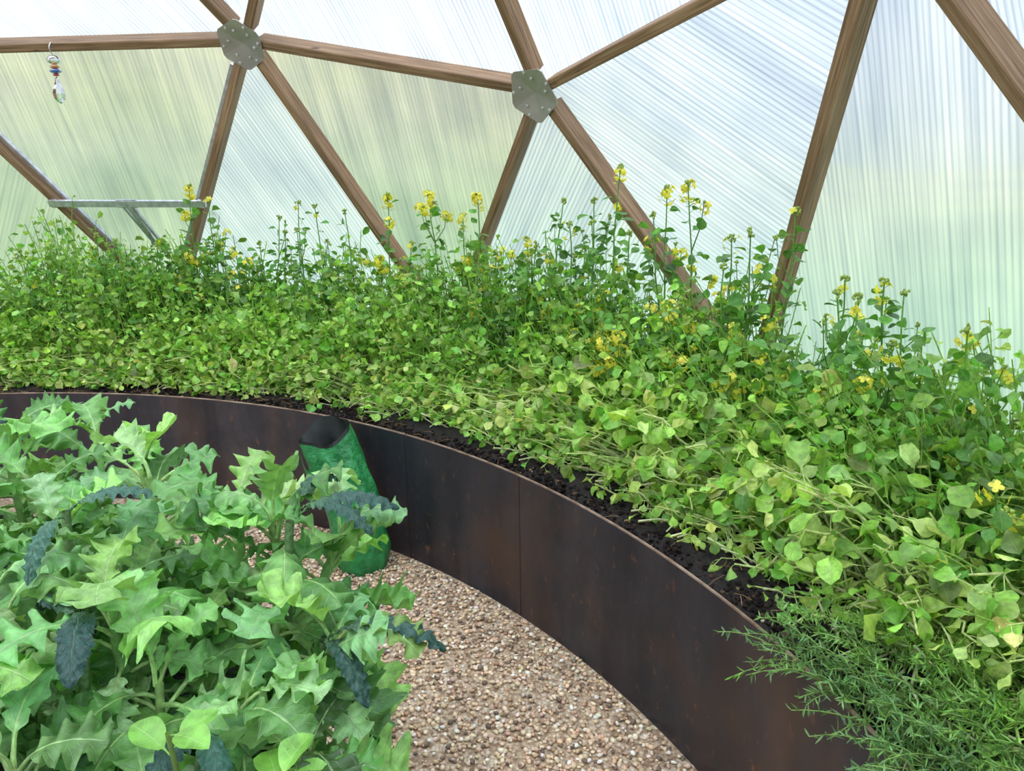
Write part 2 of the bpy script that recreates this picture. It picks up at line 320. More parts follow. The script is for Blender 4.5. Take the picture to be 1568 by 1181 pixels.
def stones(g,P,size,flat,col,mat=0,smooth=True,elong=1.):
    n=len(P);v=IV[None]*(1+rng.normal(0,.12,(n,12,1)));sc=np.stack([size*elong,size*rng.uniform(.6,1,n),size*flat],-1);v=v*sc[:,None]
    A=rng.normal(0,.35,n);Bz=rng.uniform(0,6.28,n)
    x,y,z=v[...,0],v[...,1],v[...,2];c,s=np.cos(A)[:,None],np.sin(A)[:,None];y,z=y*c-z*s,y*s+z*c
    c,s=np.cos(Bz)[:,None],np.sin(Bz)[:,None];x,y=x*c-y*s,x*s+y*c
    v=np.stack([x,y,z],-1)+P[:,None];F=(IF[None]+(np.arange(n)*12)[:,None,None]).reshape(-1,3)
    g.add(v,F,np.repeat(col,12,0),mat=mat,smooth=smooth)
IBX,IBY,IBR,IBH=-1.95,.92,1.55,.5
g=Geo();n=22000;P=np.stack([rng.uniform(-1.5,1.05,n),rng.uniform(1.0,3.4,n),rng.uniform(.001,.008,n)],-1)
rr=np.hypot(P[:,0]-CX,P[:,1]-CY);P=P[(rr<RP-.012)&(np.hypot(P[:,0]-IBX,P[:,1]-IBY)>IBR+.01)];n=len(P)
pal=np.array([srgb(*c) for c in[(228,202,164),(236,216,184),(214,182,144),(216,182,150),(246,236,216),(168,138,108),(126,108,92),(196,172,144),(232,208,172)]])
stones(g,P,rng.uniform(.0055,.0115,n),rng.uniform(.45,.7,n),cols(n,pal[rng.integers(0,9,n)],.1));g.build('pea_gravel',[M_peb],floor)
def ringwall(g,cx,cy,r,h,a0,a1,th=.006,n=200,mat=0,rim=1):
    a=np.radians(np.linspace(a0,a1,n+1));V=[];
    prof=[(r,0),(r,h-.004),(r+.001,h),(r+th,h),(r+th,0)]
    for x in a:
        for q,z in prof:V.append((cx+q*math.cos(x),cy+q*math.sin(x),z))
    for k in range(4):
        F=[(i*5+k,i*5+k+1,(i+1)*5+k+1,(i+1)*5+k) for i in range(n)];g.add(V,F,mat=rim if k in(1,2) else mat)
g=Geo();ringwall(g,CX,CY,RP,HP,-60,165,.008)
for sa_ in(-30,40,51.5,95):
    a=np.radians(np.array([sa_-.1,sa_+.1]));V=[(CX+q*math.cos(x),CY+q*math.sin(x),z) for x in a for q,z in((RP+.001,0.005),(RP-.002,.005),(RP-.002,HP-.006),(RP+.001,HP-.006))]
    g.add(V,[(0,1,5,4),(1,2,6,5),(2,3,7,6)],smooth=False);g.add(V,[(0,1,2,3)],smooth=False);g.add(V,[(4,7,6,5)],smooth=False)
planter=g.build('curved_steel_planter',[M_steel,M_rim])
SZ=HP-.04
g=Geo();na,nr_=420,40;V=[]
for i in range(na+1):
    az=-60+225*i/na
    for j in range(nr_+1):
        r=RP+.006+(4.5-RP)*j/nr_;x=CX+r*math.cos(math.radians(az));y=CY+r*math.sin(math.radians(az))
        V.append((x,y,SZ+.022*noise.noise(Vector((x*3,y*3,1)))+.016*noise.noise(Vector((x*16,y*16,3)))+.010*noise.noise(Vector((x*50,y*50,3)))+.02*min(1,j/6)))
g.add(V,[(i*(nr_+1)+j,i*(nr_+1)+j+1,(i+1)*(nr_+1)+j+1,(i+1)*(nr_+1)+j) for i in range(na) for j in range(nr_)])
n=8000;az=rng.uniform(0,115,n);r=RP+.02+np.abs(rng.normal(0,.16,n));P=pol(az,r,SZ+.012);P[:,2]+=rng.uniform(-.006,.01,n)
sp_=np.array([srgb(34,28,26),srgb(50,41,37),srgb(24,20,19),srgb(84,68,54),srgb(140,114,84),srgb(195,186,170)])
stones(g,P,rng.uniform(.003,.012,n),rng.uniform(.4,.9,n),cols(n,sp_[rng.choice(6,n,p=[.40,.32,.22,.04,.015,.005])],.15),mat=1,smooth=False)
n=140;az=rng.uniform(5,115,n);P=pol(az,RP+.03+np.abs(rng.normal(0,.1,n)),SZ+.030);d=N(jit(n)*[1,1,.15])*rng.uniform(.01,.035,(n,1))
tubes(g,np.stack([P-d,P+[0,0,.004],P+d],1),np.full((n,3),.0015),cols(n,srgb(120,96,70),.3),ns=4,mat=1)
g.build('bed_soil',[M_soil,M_chip],planter)
# ================= mustard greens
g=Geo();gf=Geo()
def fieldnoise(az,r,s=1.,o=0):
    P=pol(az,r);return np.array([noise.noise(Vector((x*s,y*s,o))) for x,y,_ in P])
def stemleaves(root,Hh,lean,rad,nl,Lr,Wr,tmin,c0,c1,lcol,wprof,K=6,updir=.25,nu=4,pw=1.6,cfade=2.2,inb=.35,nj=.7,drp=(.2,1.8),wob=.006,vs=.25):
    n=len(root);t=np.linspace(0,1,K)[None,:,None];up=np.array([0,0,1.])
    P=root[:,None]+up*(Hh[:,None,None]*((1+vs)*t-vs*t*t))+lean[:,None]*(t**pw)
    P=P+rng.normal(0,wob,P.shape)*t
    R=rad[:,None]*np.linspace(1,.55,K)[None];tubes(g,P,R,c0,c1,ns=4)
    for k in range(nl):
        tt=tmin+(1-tmin)*np.clip((k+rng.uniform(0,1,n))/nl,0,1)
        f=tt*(K-1);i0=np.clip(f.astype(int),0,K-2);fr=(f-i0)[:,None];ii=np.arange(n);B=P[ii,i0]*(1-fr)+P[ii,i0+1]*fr
        a=rng.uniform(0,6.283,n)
        inw=N(np.stack([CX-B[:,0],CY-B[:,1],0*a],-1))
        d=N(np.stack([np.cos(a),np.sin(a),rng.normal(updir,.45,n)],-1)+inw*inb)
        L=rng.uniform(*Lr,n)*rng.uniform(.8,1.15,n);W=L*rng.uniform(*Wr,n)
        nr=N(np.array([0,0,.85])+jit(n,nj))
        leaves(g,B,d,nr,L,W,rng.uniform(*drp,n),rng.normal(.25,.45,n),cols(n,lcol,.24),wprof,nu=nu,ruf=.18,rf=2.5,col2=c1,cfade=cfade)
    return P
ov=ovate(7,.32,.05,.52);ov2=ovate(8,.45,.045,.55)
A0,A1=-14,113
n=4000;az=rng.uniform(A0,A1,n);r0_=RP+np.interp(az,[20,45,60],[.50,.42,.34])
r=np.sqrt(rng.uniform(0,1,n)*(4.28**2-r0_**2)+r0_**2);s=(r-RP)/(4.32-RP)
hh=np.interp(s,[.3,.45,.65,1],[.30,.43,.56,.65])*rng.uniform(.5,1.18,n)*(1+.45*fieldnoise(az,r,1.8,2))
hh*=np.interp(az,[0,15,30,45,75,95],[.70,.74,.88,1,1,1.1])
root=pol(az,r,SZ);inw=N(np.stack([CX-root[:,0],CY-root[:,1],0*az],-1))
lean=inw*rng.normal(.08,.09,n)[:,None]+jit(n,.09)*[1,1,0]
fn=np.clip(.5+fieldnoise(az,r,2.2,7)*.9+rng.normal(0,.28,n),0,1)[:,None]
lc=(1-fn)*np.array(srgb(98,154,64))+fn*np.array(srgb(168,210,90))
br=np.clip(1-(s-.3)/.3,0,1)[:,None];lc=lc*(1-br)+np.array(srgb(180,218,98))*br
stemleaves(root,hh,lean,rng.uniform(.0024,.0044,n),7,(.036,.078),(.18,.31),.5,cols(n,srgb(222,234,160),.1),cols(n,srgb(160,204,94),.12),lc,ov)
n=3600;az=rng.uniform(A0,A1,n);wid=np.interp(az,[0,20,45,60,75,115],[.60,.58,.48,.30,.26,.26])
r=RP+.34+.05*fieldnoise(az,0*az+3.7,3.,1)+rng.uniform(0,1,n)*wid
keep=~((az<17)&(r<RP+.5));az=az[keep];r=r[keep];n=len(az)
root=pol(az,r,SZ);inw=N(np.stack([CX-root[:,0],CY-root[:,1],0*az],-1));tang=np.stack([-inw[:,1],inw[:,0],0*az],-1)
q=rng.uniform(.18,.38,n)
cl=fieldnoise(az,r,3.2,11)*2.2
ld=np.minimum(q*rng.uniform(.25,1.,n),r-RP-.12-.09*rng.uniform(0,1,n)+np.where(rng.uniform(0,1,n)<.03,.12,0))
lean=inw*ld[:,None]+tang*(q*(rng.normal(0,.3,n)+cl*.7))[:,None]
hh=rng.uniform(.05,.26,n)*np.interp(r-RP,[.3,.6,1.],[.65,1.05,1.3])
lc=np.array([srgb(196,224,112),srgb(168,212,94),srgb(214,232,142),srgb(138,192,80),srgb(154,202,88)])[rng.integers(0,5,n)]
stemleaves(root,hh,lean,rng.uniform(.003,.0056,n),2,(.05,.09),(.19,.3),.84,cols(n,srgb(246,248,218),.04),cols(n,srgb(220,234,152),.06),lc,ov2,pw=1.1,cfade=1.6,inb=.3,updir=0.,wob=.009,vs=.9)
# big sprawling plants on the near right: thick pale stems, spoon-shaped leaves
n=850;az=rng.uniform(-12,44,n);r=RP+.38+rng.uniform(0,.62,n)
keep=~((az<17)&(r<RP+.52));az=az[keep];r=r[keep];n=len(az)
root=pol(az,r,SZ);inw=N(np.stack([CX-root[:,0],CY-root[:,1],0*az],-1));tang=np.stack([-inw[:,1],inw[:,0],0*az],-1)
q=rng.uniform(.22,.42,n);cl=fieldnoise(az,r,2.6,19)*2.2
ld=np.minimum(q*rng.uniform(.2,1.,n),r-RP-.14-.08*rng.uniform(0,1,n))
lean=inw*ld[:,None]+tang*(q*(rng.normal(0,.25,n)+cl*.7))[:,None]
lc=np.array([srgb(190,222,110),srgb(162,208,90),srgb(206,228,134),srgb(142,194,80)])[rng.integers(0,4,n)]
stemleaves(root,rng.uniform(.2,.42,n)*np.interp(r-RP,[.3,1.],[.75,1.1]),lean,rng.uniform(.0038,.0068,n),3,(.08,.135),(.17,.26),.78,cols(n,srgb(247,248,222),.04),cols(n,srgb(222,234,156),.06),lc,ovate(9,.42,.05,.58),K=8,pw=1.2,cfade=1.6,inb=.4,updir=.1,wob=.01,vs=.8)
# low flopped seedlings near the front
n=1500;az=rng.uniform(A0,A1,n);r=RP+.20+.07*fieldnoise(az,0*az+3.7,3.,1)+rng.uniform(0,1,n)*np.interp(az,[0,45,75],[.5,.35,.25])
keep=~((az<17)&(r<RP+.5));az=az[keep];r=r[keep];n=len(az)
root=pol(az,r,SZ+.01);inw=N(np.stack([CX-root[:,0],CY-root[:,1],0*az],-1));tang=np.stack([-inw[:,1],inw[:,0],0*az],-1)
q=rng.uniform(.08,.2,n);lean=inw*np.minimum(q*rng.uniform(-.6,.9,n),r-RP-.10)[:,None]+tang*(q*rng.normal(0,.6,n))[:,None]
lc=np.array([srgb(194,222,112),srgb(160,206,90),srgb(132,188,78)])[rng.integers(0,3,n)]
stemleaves(root,rng.uniform(.03,.1,n),lean,rng.uniform(.0022,.004,n),3,(.04,.08),(.2,.33),.6,cols(n,srgb(242,245,208),.05),cols(n,srgb(206,226,136),.08),lc,ov2,pw=1.1,cfade=1.7,updir=.1)
n=1100;az=rng.uniform(12,A1,n);r=RP+.17+rng.uniform(0,.36,n);root=pol(az,r,SZ+.025);a=rng.uniform(0,6.28,n);q=rng.uniform(.05,.15,n)
d=np.stack([np.cos(a),np.sin(a),rng.uniform(.1,.8,n)],-1)*q[:,None];tubes(g,np.stack([root,root+d*.5+[0,0,.008],root+d],1),np.full((n,3),1.)*rng.uniform(.002,.004,(n,1)),cols(n,srgb(240,240,204),.06),ns=4)
def stalk(az,r,zt,nf,full=1.,psz=1.):
    root=pol(np.array([az+rng.normal(0,.8)]),np.array([r]),SZ);tip=pol(np.array([az]),np.array([r-.02]),zt)
    Hh=zt-SZ
    K=9;t=np.linspace(0,1,K)[None,:,None];P=root[:,None]*(1-t)+tip[:,None]*t+np.cumsum(rng.normal(0,.008,(1,K,3)),1)*[1,1,0]*np.sin(t*3.1)
    tubes(g,P,np.linspace(.0058,.0022,K)[None],cols(1,srgb(156,192,104)),cols(1,srgb(118,172,74)),ns=5)
    nl=int((8+Hh*16)*full);tt=rng.uniform(.35,.95,nl);f=tt*(K-1);i0=f.astype(int);B=P[0,i0]*(1-(f-i0)[:,None])+P[0,np.minimum(i0+1,K-1)]*(f-i0)[:,None]
    a=rng.uniform(0,6.28,nl);d=np.stack([np.cos(a),np.sin(a),rng.normal(.4,.35,nl)],-1);L=rng.uniform(.05,.105,nl)*(1.3-.55*tt)
    leaves(g,B,d,np.array([0,0,1.])+jit(nl,.45),L,L*rng.uniform(.22,.34,nl),rng.uniform(.3,1.6,nl),rng.normal(.25,.25,nl),cols(nl,srgb(102,156,66),.2),ov,nu=4,col2=cols(nl,srgb(140,186,92)))
    heads=[(P[0,-1],1.)]
    for _ in range(int(rng.integers(2,5))):
        j=int(rng.integers(4,K-2));b0=P[0,j];a=rng.uniform(0,6.28);l=rng.uniform(.08,.2)
        e=b0+np.array([math.cos(a)*l*.45,math.sin(a)*l*.45,l]);m_=(b0+e)/2+np.array([math.cos(a),math.sin(a),0])*.02
        tubes(g,np.stack([b0,m_,e])[None],np.array([[.0026,.002,.0016]]),cols(1,srgb(122,172,76)),ns=4);heads.append((e,.55))
        L=rng.uniform(.04,.07,3);leaves(g,np.stack([m_,b0,e*.6+m_*.4]),jit(3,.6)+[0,0,.2],np.array([[0,0,1.]]*3),L,L*.3,np.array([.6,.8,.9]),np.array([.1,.1,.2]),cols(3,srgb(102,158,68)),ov)
    for c,sc in heads:
        nb_=14;dd=N(jit(nb_)+[0,0,.6]);Pp=c+dd*rng.uniform(.006,.017,(nb_,1))*sc
        stones(gf,Pp,np.full(nb_,.004*sc+.001),np.full(nb_,1.3),cols(nb_,srgb(176,198,80)),mat=1)
        k=int(nf*sc)
        if k<1: continue
        a=rng.uniform(0,6.28,k);zz=rng.uniform(-.07,.012,k)*sc;rad=rng.uniform(.012,.032,k)
        fc=c+np.stack([np.cos(a)*rad,np.sin(a)*rad,zz],-1);st=c+np.stack([0*a,0*a,zz-.012],-1)
        tubes(g,np.stack([st,(st+fc)/2+[0,0,.002],fc],1),np.full((k,3),.0009),cols(k,srgb(130,170,70)),ns=3)
        nrm=N(fc-c+np.array([0,0,.02]));x=N(np.cross(nrm,[.3,.2,.9]));y=np.cross(nrm,x)
        for q in range(4):
            ph=q*math.pi/2;d=x*math.cos(ph)+y*math.sin(ph)+nrm*.25
            leaves(gf,fc,d,nrm,np.full(k,.015*psz),np.full(k,.0063*psz),np.full(k,.5),np.zeros(k),cols(k,srgb(252,240,96),.04),np.array([.2,.8,1.,.5]),nu=2)
nfs={0:24,1:6,2:1,3:1,4:0,5:24,6:26,7:12,8:26,9:9,10:4,11:0,12:10,13:12,14:12,15:4,16:8,17:1,18:2,19:5,20:0,21:18,22:14,23:12,24:0,25:0}
for i,(az,r,z) in enumerate(FLOW): stalk(az,r,z,nfs[i],1.2)
for az,r,z in((47,4.08,1.5),(44.5,4.05,1.42),(42,4.08,1.38),(40,4.05,1.46),(72,4.1,1.4),(70,4.05,1.34),(78,4.1,1.3),(34.5,4.0,1.3),(49.5,4.1,1.3),(33.6,4.05,1.42),(51,4.1,1.22),(74,4.1,1.26)): stalk(az,r,z,0,1.4)
for _ in range(60):
    stalk(rng.uniform(5,112),rng.uniform(3.95,4.2),rng.uniform(1.06,1.33),int(rng.choice([0,0,0,0,4,7])))
for az,r,z in((41,3.85,1.02),(40,3.8,.99),(39.4,3.78,.95),(47,4.0,1.06),(44,3.95,1.08),(36,3.95,1.1),(33.5,4.0,1.1),(30,3.95,1.02),(27,3.9,1.),(17,3.8,.9),(36,3.85,1.0),(53,3.95,1.03),(31,3.85,.96),(61,4.05,1.12),(80,4.05,1.2),(22,3.9,.96),(38,4.0,1.14),(49,4.0,1.12)):
    stalk(az,r,z,12,.6)
patch=g.build('mustard_greens_patch',[M_must]);gf.build('mustard_flowers',[M_flow,M_must],patch)
# ================= herb clump
g=Geo();n=900;az=rng.normal(11.0,4.2,n);az=np.minimum(az,18.8);r=rng.uniform(RP+.015,RP+.52,n);root=pol(az,r,SZ+.01)
a=rng.uniform(0,6.28,n);inw=N(np.stack([CX-root[:,0],CY-root[:,1],0*az],-1));L=rng.uniform(.08,.19,n)
lean=np.stack([np.cos(a),np.sin(a),0*a],-1)*(L*.6)[:,None]+inw*(rng.uniform(0,.18,n)*(1-(r-RP)/.52))[:,None]
K=7;t=np.linspace(0,1,K)[None,:,None];P=root[:,None]+np.array([0,0,1.])*(L[:,None,None]*(1.3*t-.7*t*t))+lean[:,None]*t
root2=pol(np.array([18.]),np.array([RP+.03]),SZ+.02);P2=root2[:,None]+np.array([0,0,.10])*(t-.9*t*t)+(np.array([-.19,-.03,0])*t)
P=np.concatenate([P,P2]);n+=1;az=np.append(az,18.);r=np.append(r,RP)
mixc=np.clip((r-RP)*2.2+rng.normal(0,.15,n),0,1)[:,None];hc=np.array(srgb(98,138,82))*(1-mixc)+np.array(srgb(150,200,76))*mixc;hc[-1]=srgb(140,196,80)
tubes(g,P,np.linspace(.002,.001,K)[None]*np.ones((n,1)),cols(n,srgb(120,130,74)),cols(n,srgb(140,178,90)),ns=4)
for k in range(32):
    tt=.08+.92*(k+rng.uniform(0,1,n))/32;tt=np.minimum(tt,.999);f=tt*(K-1);i0=f.astype(int);fr=(f-i0)[:,None];ii=np.arange(n)
    B=P[ii,i0]*(1-fr)+P[ii,i0+1]*fr;T=N(P[ii,i0+1]-P[ii,i0]);d=N(T*.7+N(jit(n)));L=rng.uniform(.014,.027,n)
    leaves(g,B,d,jit(n),L,np.full(n,.0019),np.full(n,.4),np.zeros(n),cols(n,hc,.18),np.array([.7,1,.2]),nu=1)
g.build('rosemary_bush',[M_herb])
# ================= island bed + kale
g=Geo();ringwall(g,IBX,IBY,IBR,IBH,0,360,-.006,160)
island=g.build('island_planter',[M_steel,M_rim])
g=Geo();V=[];nr_,na=20,120
for j in range(nr_+1):
    r=max(.001,(IBR-.008)*j/nr_)
    for i in range(na):
        x=IBX+r*math.cos(i/na*6.2832);y=IBY+r*math.sin(i/na*6.2832);V.append((x,y,IBH-.05+.02*noise.noise(Vector((x*4,y*4,0)))+.01*noise.noise(Vector((x*20,y*20,0)))))
g.add(V,[(j*na+i,j*na+(i+1)%na,(j+1)*na+(i+1)%na,(j+1)*na+i) for j in range(nr_) for i in range(na)]);g.build('island_soil',[M_soil],island)
def kprof(n,nv=72):
    v=np.linspace(0,1,nv+1)[None];s=np.clip((v-.3)/.7,0,1)
    env=np.sin(np.pi*s**1.05)**.5*(.62+.38*s);env=np.where(s>=1,.02,env)
    nl=rng.uniform(3.2,4.4,(n,1));ph=rng.uniform(0,1,(n,1))
    x=s**.9*nl+ph
    tri=1-np.abs((x%1)*2-1);tooth=.5+.5*np.sin(x*6.283*3+1)
    w=env*(.30+.58*np.minimum(tri*1.7,1)**.7+.12*tooth)
    return np.where(v<=.3,.045,np.maximum(w,.03))
KC=np.array([srgb(144,194,112),srgb(116,172,90),srgb(166,208,138),srgb(94,150,74),srgb(152,204,104),srgb(126,180,112)])
def kale(g,x,y,zc,nl,scale=1.,rootz=IBH-.05,up0=1.4,up1=.05,pal=KC,rx=0.):
    root=np.array([x-rx,y,rootz]);cr=np.array([x+rng.normal(0,.02),y+rng.normal(0,.02),zc])
    K=6;t=np.linspace(0,1,K)[:,None];P=(root*(1-t)+cr*t)[None]+rng.normal(0,.004,(1,K,3))
    tubes(g,P,np.linspace(.013,.008,K)[None],cols(1,srgb(150,185,115)),cols(1,srgb(160,200,125)),ns=8)
    k=np.arange(nl);a=k*2.39996+rng.uniform(0,6.28)+rng.normal(0,.25,nl);el=up1+(up0-up1)*(k/nl)+rng.normal(0,.2,nl)
    hf=.35+.65*(k+.5)/nl;B=root*(1-hf)[:,None]+cr*hf[:,None]
    d=np.stack([np.cos(a)*np.cos(el),np.sin(a)*np.cos(el),np.sin(el)],-1);nr=np.stack([-np.cos(a)*np.sin(el),-np.sin(a)*np.sin(el),np.cos(el)],-1)+jit(nl,.25)
    L=scale*rng.uniform(.18,.29,nl)*(1-.2*k/nl);W=L*rng.uniform(.29,.38,nl);dr=rng.uniform(.7,2.2,nl)
    c=cols(nl,pal[rng.integers(0,len(pal),nl)],.14)
    leaves(g,B,d,nr,L,W,dr,rng.normal(.05,.35,nl),c,kprof(nl),nu=10,sweep=.28,ruf=.26,rf=5.5,col2=cols(nl,srgb(176,214,132)))
    D=N(d);NR=N(nr-D*np.sum(nr*D,1,keepdims=True));vv=np.linspace(0,.9,8)
    M=np.stack([curvept(B,D,NR,L,dr,np.full(nl,v)) for v in vv],1)-NR[:,None]*.002
    tubes(g,M,(np.linspace(.0046,.0009,8)[None]*np.ones((nl,1)))*scale,cols(nl,srgb(190,218,145)),cols(nl,srgb(176,210,134)),ns=6)
g=Geo()
spots=[(-.50,1.36,.82),(-.66,1.52,.94),(-.52,1.52,.88),(-.82,1.62,.92),(-.82,1.38,.90),(-.66,1.18,.80),(-1.0,1.52,.92),(-.98,1.3,.86),(-1.15,1.68,.92),(-1.25,1.42,.88),(-1.0,1.1,.78),(-.50,1.16,.72),(-.98,1.85,.90),(-1.3,1.85,.94),(-1.5,1.62,.92),(-.82,1.0,.74),(-1.25,1.15,.78),(-1.6,1.9,.94),(-1.5,1.35,.84),(-1.85,1.75,.92),(-.6,.98,.68),(-1.2,2.05,.92),(-1.45,2.1,.94),(-1.75,2.1,.94),(-1.65,1.65,.94),(-.74,1.28,.88)]
for x,y,z in spots: kale(g,x,y,z+rng.normal(0,.03),int(rng.integers(16,22)))
kale(g,-.40,1.5,.88,17,rx=.16);kale(g,-.36,1.3,.78,15,rx=.14);kale(g,-.38,1.12,.66,13,rx=.1)
g.build('kale_plants',[M_kale])
g=Geo();LC=np.array([srgb(48,88,74),srgb(64,106,86),srgb(40,76,66)])
def laci(x,y,z,az_el_L):
    v=np.linspace(0,1,41);s=np.clip((v-.2)/.8,0,1);nl=len(az_el_L)
    w=np.where(v<.2,.08,np.maximum(np.sin(np.pi*s**.8)**.45*(1+.10*np.sin(v*70)),.03))
    q=np.array(az_el_L);a,el,L=q[:,0],q[:,1],q[:,2];B=np.tile([x,y,z],(nl,1))+jit(nl,.012)
    d=np.stack([np.cos(a)*np.cos(el),np.sin(a)*np.cos(el),np.sin(el)],-1);nr=np.stack([-np.cos(a)*np.sin(el),-np.sin(a)*np.sin(el),np.cos(el)],-1)
    leaves(g,B,d,nr,L,L*rng.uniform(.09,.12,nl),rng.uniform(1.3,2.1,nl),rng.normal(-.5,.15,nl),cols(nl,LC[rng.integers(0,3,nl)],.1),w,nu=10,ruf=.3,rf=9,bump=.16,col2=cols(nl,srgb(110,150,100)))
    root=np.array([x-.06,y,IBH-.05]);P=np.stack([root,(root+[x,y,z])/2,np.array([x,y,z])])[None];tubes(g,P,np.array([[.012,.01,.009]]),cols(1,srgb(110,140,90)),ns=8)
laci(-.46,1.42,.96,[(.1,.9,.24),(-.5,.8,.22),(1.2,1.0,.2)])
laci(-.38,1.3,.76,[(.0,.8,.27),(-.9,.6,.22)])
laci(-.78,1.2,.88,[(-1.2,.7,.24),(2.5,.9,.22)])
laci(-1.35,1.62,1.04,[(2.2,.8,.26),(.6,1.0,.22)])
laci(-.54,1.1,.74,[(-1.,.8,.22),(-2.,.7,.2)])
laci(-.9,1.4,1.0,[(-1.5,.6,.2),(.3,.9,.2)])
g.build('lacinato_kale',[M_laci])
g=Geo()
def young(x,y,z,nl,az0,sp,Lr=(.07,.105)):
    root=np.array([x,y,IBH-.05]);cr=np.array([x,y,z]);a=az0+np.linspace(-sp,sp,nl)+rng.normal(0,.15,nl);el=rng.uniform(.2,.9,nl)
    P=np.stack([root,(root+cr)/2+[.01,0,0],cr])[None];tubes(g,P,np.array([[.006,.005,.004]]),cols(1,srgb(110,90,70)),cols(1,srgb(140,170,90)),ns=6)
    hf=rng.uniform(.85,1,nl)[:,None];B=root*(1-hf)+cr*hf
    d=np.stack([np.cos(a)*np.cos(el),np.sin(a)*np.cos(el),np.sin(el)],-1);L=rng.uniform(*Lr,nl)
    leaves(g,B,d,np.array([[0,0,1.]]*nl)+jit(nl,.15),L,L*rng.uniform(.26,.33,nl),rng.uniform(.5,1.1,nl),rng.normal(.25,.1,nl),cols(nl,srgb(132,188,80),.07),ovate(14,.2,.05,.5,.85),nu=6,ruf=.06,rf=3,col2=cols(nl,srgb(160,200,106)))
young(-.54,.98,.82,3,1.2,1.6,(.085,.11));young(-.38,.98,.74,4,.8,1.3,(.085,.11))
g.build('young_collard_plants',[M_coll])
# ================= grow bag
m,nt,b,out=newmat('green_fabric');tc=node(nt,'ShaderNodeTexCoord');n1=tex_noise(nt,tc.outputs['Object'],14,4,.6)
nt.links.new(ramp(nt,n1,[(.3,srgb(24,108,52)),(.7,srgb(56,154,84))]),b.inputs['Base Color']);b.inputs['Roughness'].default_value=.4;bump(nt,b,n1,.7,.03)
m2,nt,b,out=newmat('black_lining');tc=node(nt,'ShaderNodeTexCoord');n1=tex_noise(nt,tc.outputs['Object'],20,3,.6);nt.links.new(ramp(nt,n1,[(.3,srgb(14,18,16)),(.7,srgb(34,42,36))]),b.inputs['Base Color']);b.inputs['Roughness'].default_value=.6
g=Geo();base=pol(np.array([53.6]),np.array([RP-.165]),.0)[0];tp=pol(np.array([57.2]),np.array([RP-.145]),HP-.005)[0]
ns,nk=80,50
def ringp(s,inset=0):
    c=base*(1-s)+tp*s+np.array([.03,-.015,0])*math.sin(s*3.14);out_=[]
    for i in range(ns):
        a=i/ns*6.2832;rx=.118+.014*math.sin(s*3.1);ry=.105-.012*s
        f=1+.05*math.sin(a*3+s*3)+.10*noise.noise(Vector((math.cos(a)*1.6,math.sin(a)*1.6,s*4)))+.08*noise.noise(Vector((math.cos(a)*3.5,math.sin(a)*3.5,s*7)))
        f+=.022*math.sin(a*9+s*10+2*math.sin(s*6))
        if s<.08:f*=.86+.14*math.sqrt(s/.08)
        zoff=(.045*math.sin(a+.5)+.014*math.sin(a*3+1))*max(0,(s-.6)/.4)
        e1=np.array([math.cos(-.45),math.sin(-.45),0]);e2=np.array([-e1[1],e1[0],0])
        out_.append(c+e1*math.cos(a)*(rx*f-inset)+e2*math.sin(a)*(ry*f-inset)+np.array([0,0,zoff]))
    return out_
V=[];S_=np.linspace(0,1,nk)
for s in S_:V+=ringp(s)
q=lambda j,i:j*ns+i%ns
g.add(V,[(q(j,i),q(j,i+1),q(j+1,i+1),q(j+1,i)) for j in range(nk-2) for i in range(ns)],mat=0)
g.add(V,[(q(j,i),q(j,i+1),q(j+1,i+1),q(j+1,i)) for j in range(nk-2,nk-1) for i in range(ns)],mat=1)
V=[]
for s in S_[::-1][:24]:V+=ringp(s,.004)
g.add(V,[(q(j,i),q(j+1,i),q(j+1,i+1),q(j,i+1)) for j in range(23) for i in range(ns)],mat=1)
cV=ringp(S_[27],.004);g.add(cV,[list(range(ns))],mat=1);g.add(ringp(0),[list(range(ns))],mat=0)
e1=np.array([math.cos(-.45),math.sin(-.45),0]);e2=np.array([-e1[1],e1[0],0]);hp=[]
for k in range(13):
    u=k/12;hp.append(tp-e2*.105+e1*(-.05+.1*u)+np.array([0,0,-.08-.07*math.sin(u*3.14)])-e2*.02*math.sin(u*3.14))
V=[]
for P_ in np.array(hp):V+=[P_+[0,0,.011],P_-[0,0,.011]]
g.add(V,[(2*k,2*k+1,2*k+3,2*k+2) for k in range(12)],mat=0)
g.build('green_grow_bag',[m,m2])
# ================= vent opener
W=lambda k:CEN+RD*rot(U[k])
g=Geo()
def box(g,P,Q,w,d,n,mat=0):
    t=nz(Q-P);n=nz(n-t*(n@t));s=np.cross(t,n);c=.0015
    pr=[(-w+c,-d),(w-c,-d),(w,-d+c),(w,d-c),(w-c,d),(-w+c,d),(-w,d-c),(-w,-d+c)]
    V=[E_+s*x+n*y for E_ in(P,Q) for x,y in pr];g.add(V,[(i,(i+1)%8,8+(i+1)%8,8+i) for i in range(8)],mat=mat,smooth=False);g.add(V,[(7,6,5,4,3,2,1,0),(8,9,10,11,12,13,14,15)],mat=mat,smooth=False)
F1=W('F')*.48+W('C1')*.52;B1=W('B')*.47+W('C1')*.53;nn=nz((F1+B1)/2-CEN)
ax=nz(B1-F1)
P=F1-nn*.014-ax*.03;Q=B1-nn*.014+ax*.03;box(g,P,Q,.020,.010,nn)
for x in(P+ax*.03,Q-ax*.03):
    box(g,x-ax*.014,x+ax*.014,.024,.013,nn,1)
mid=P*.5+Q*.5
low=W('C1')*.36+(F1*.40+B1*.60)*.64+nn*.03
box(g,mid+ax*.02,low+ax*.035,.008,.010,nn);box(g,mid-ax*.035,low-ax*.01,.008,.010,nn)
cyl=lambda a,b,r,mt:tubes(g,np.stack([a,a*.5+b*.5,b])[None],np.array([[r,r,r]]),np.array([[.5,.5,.5]]),ns=14,mat=mt)
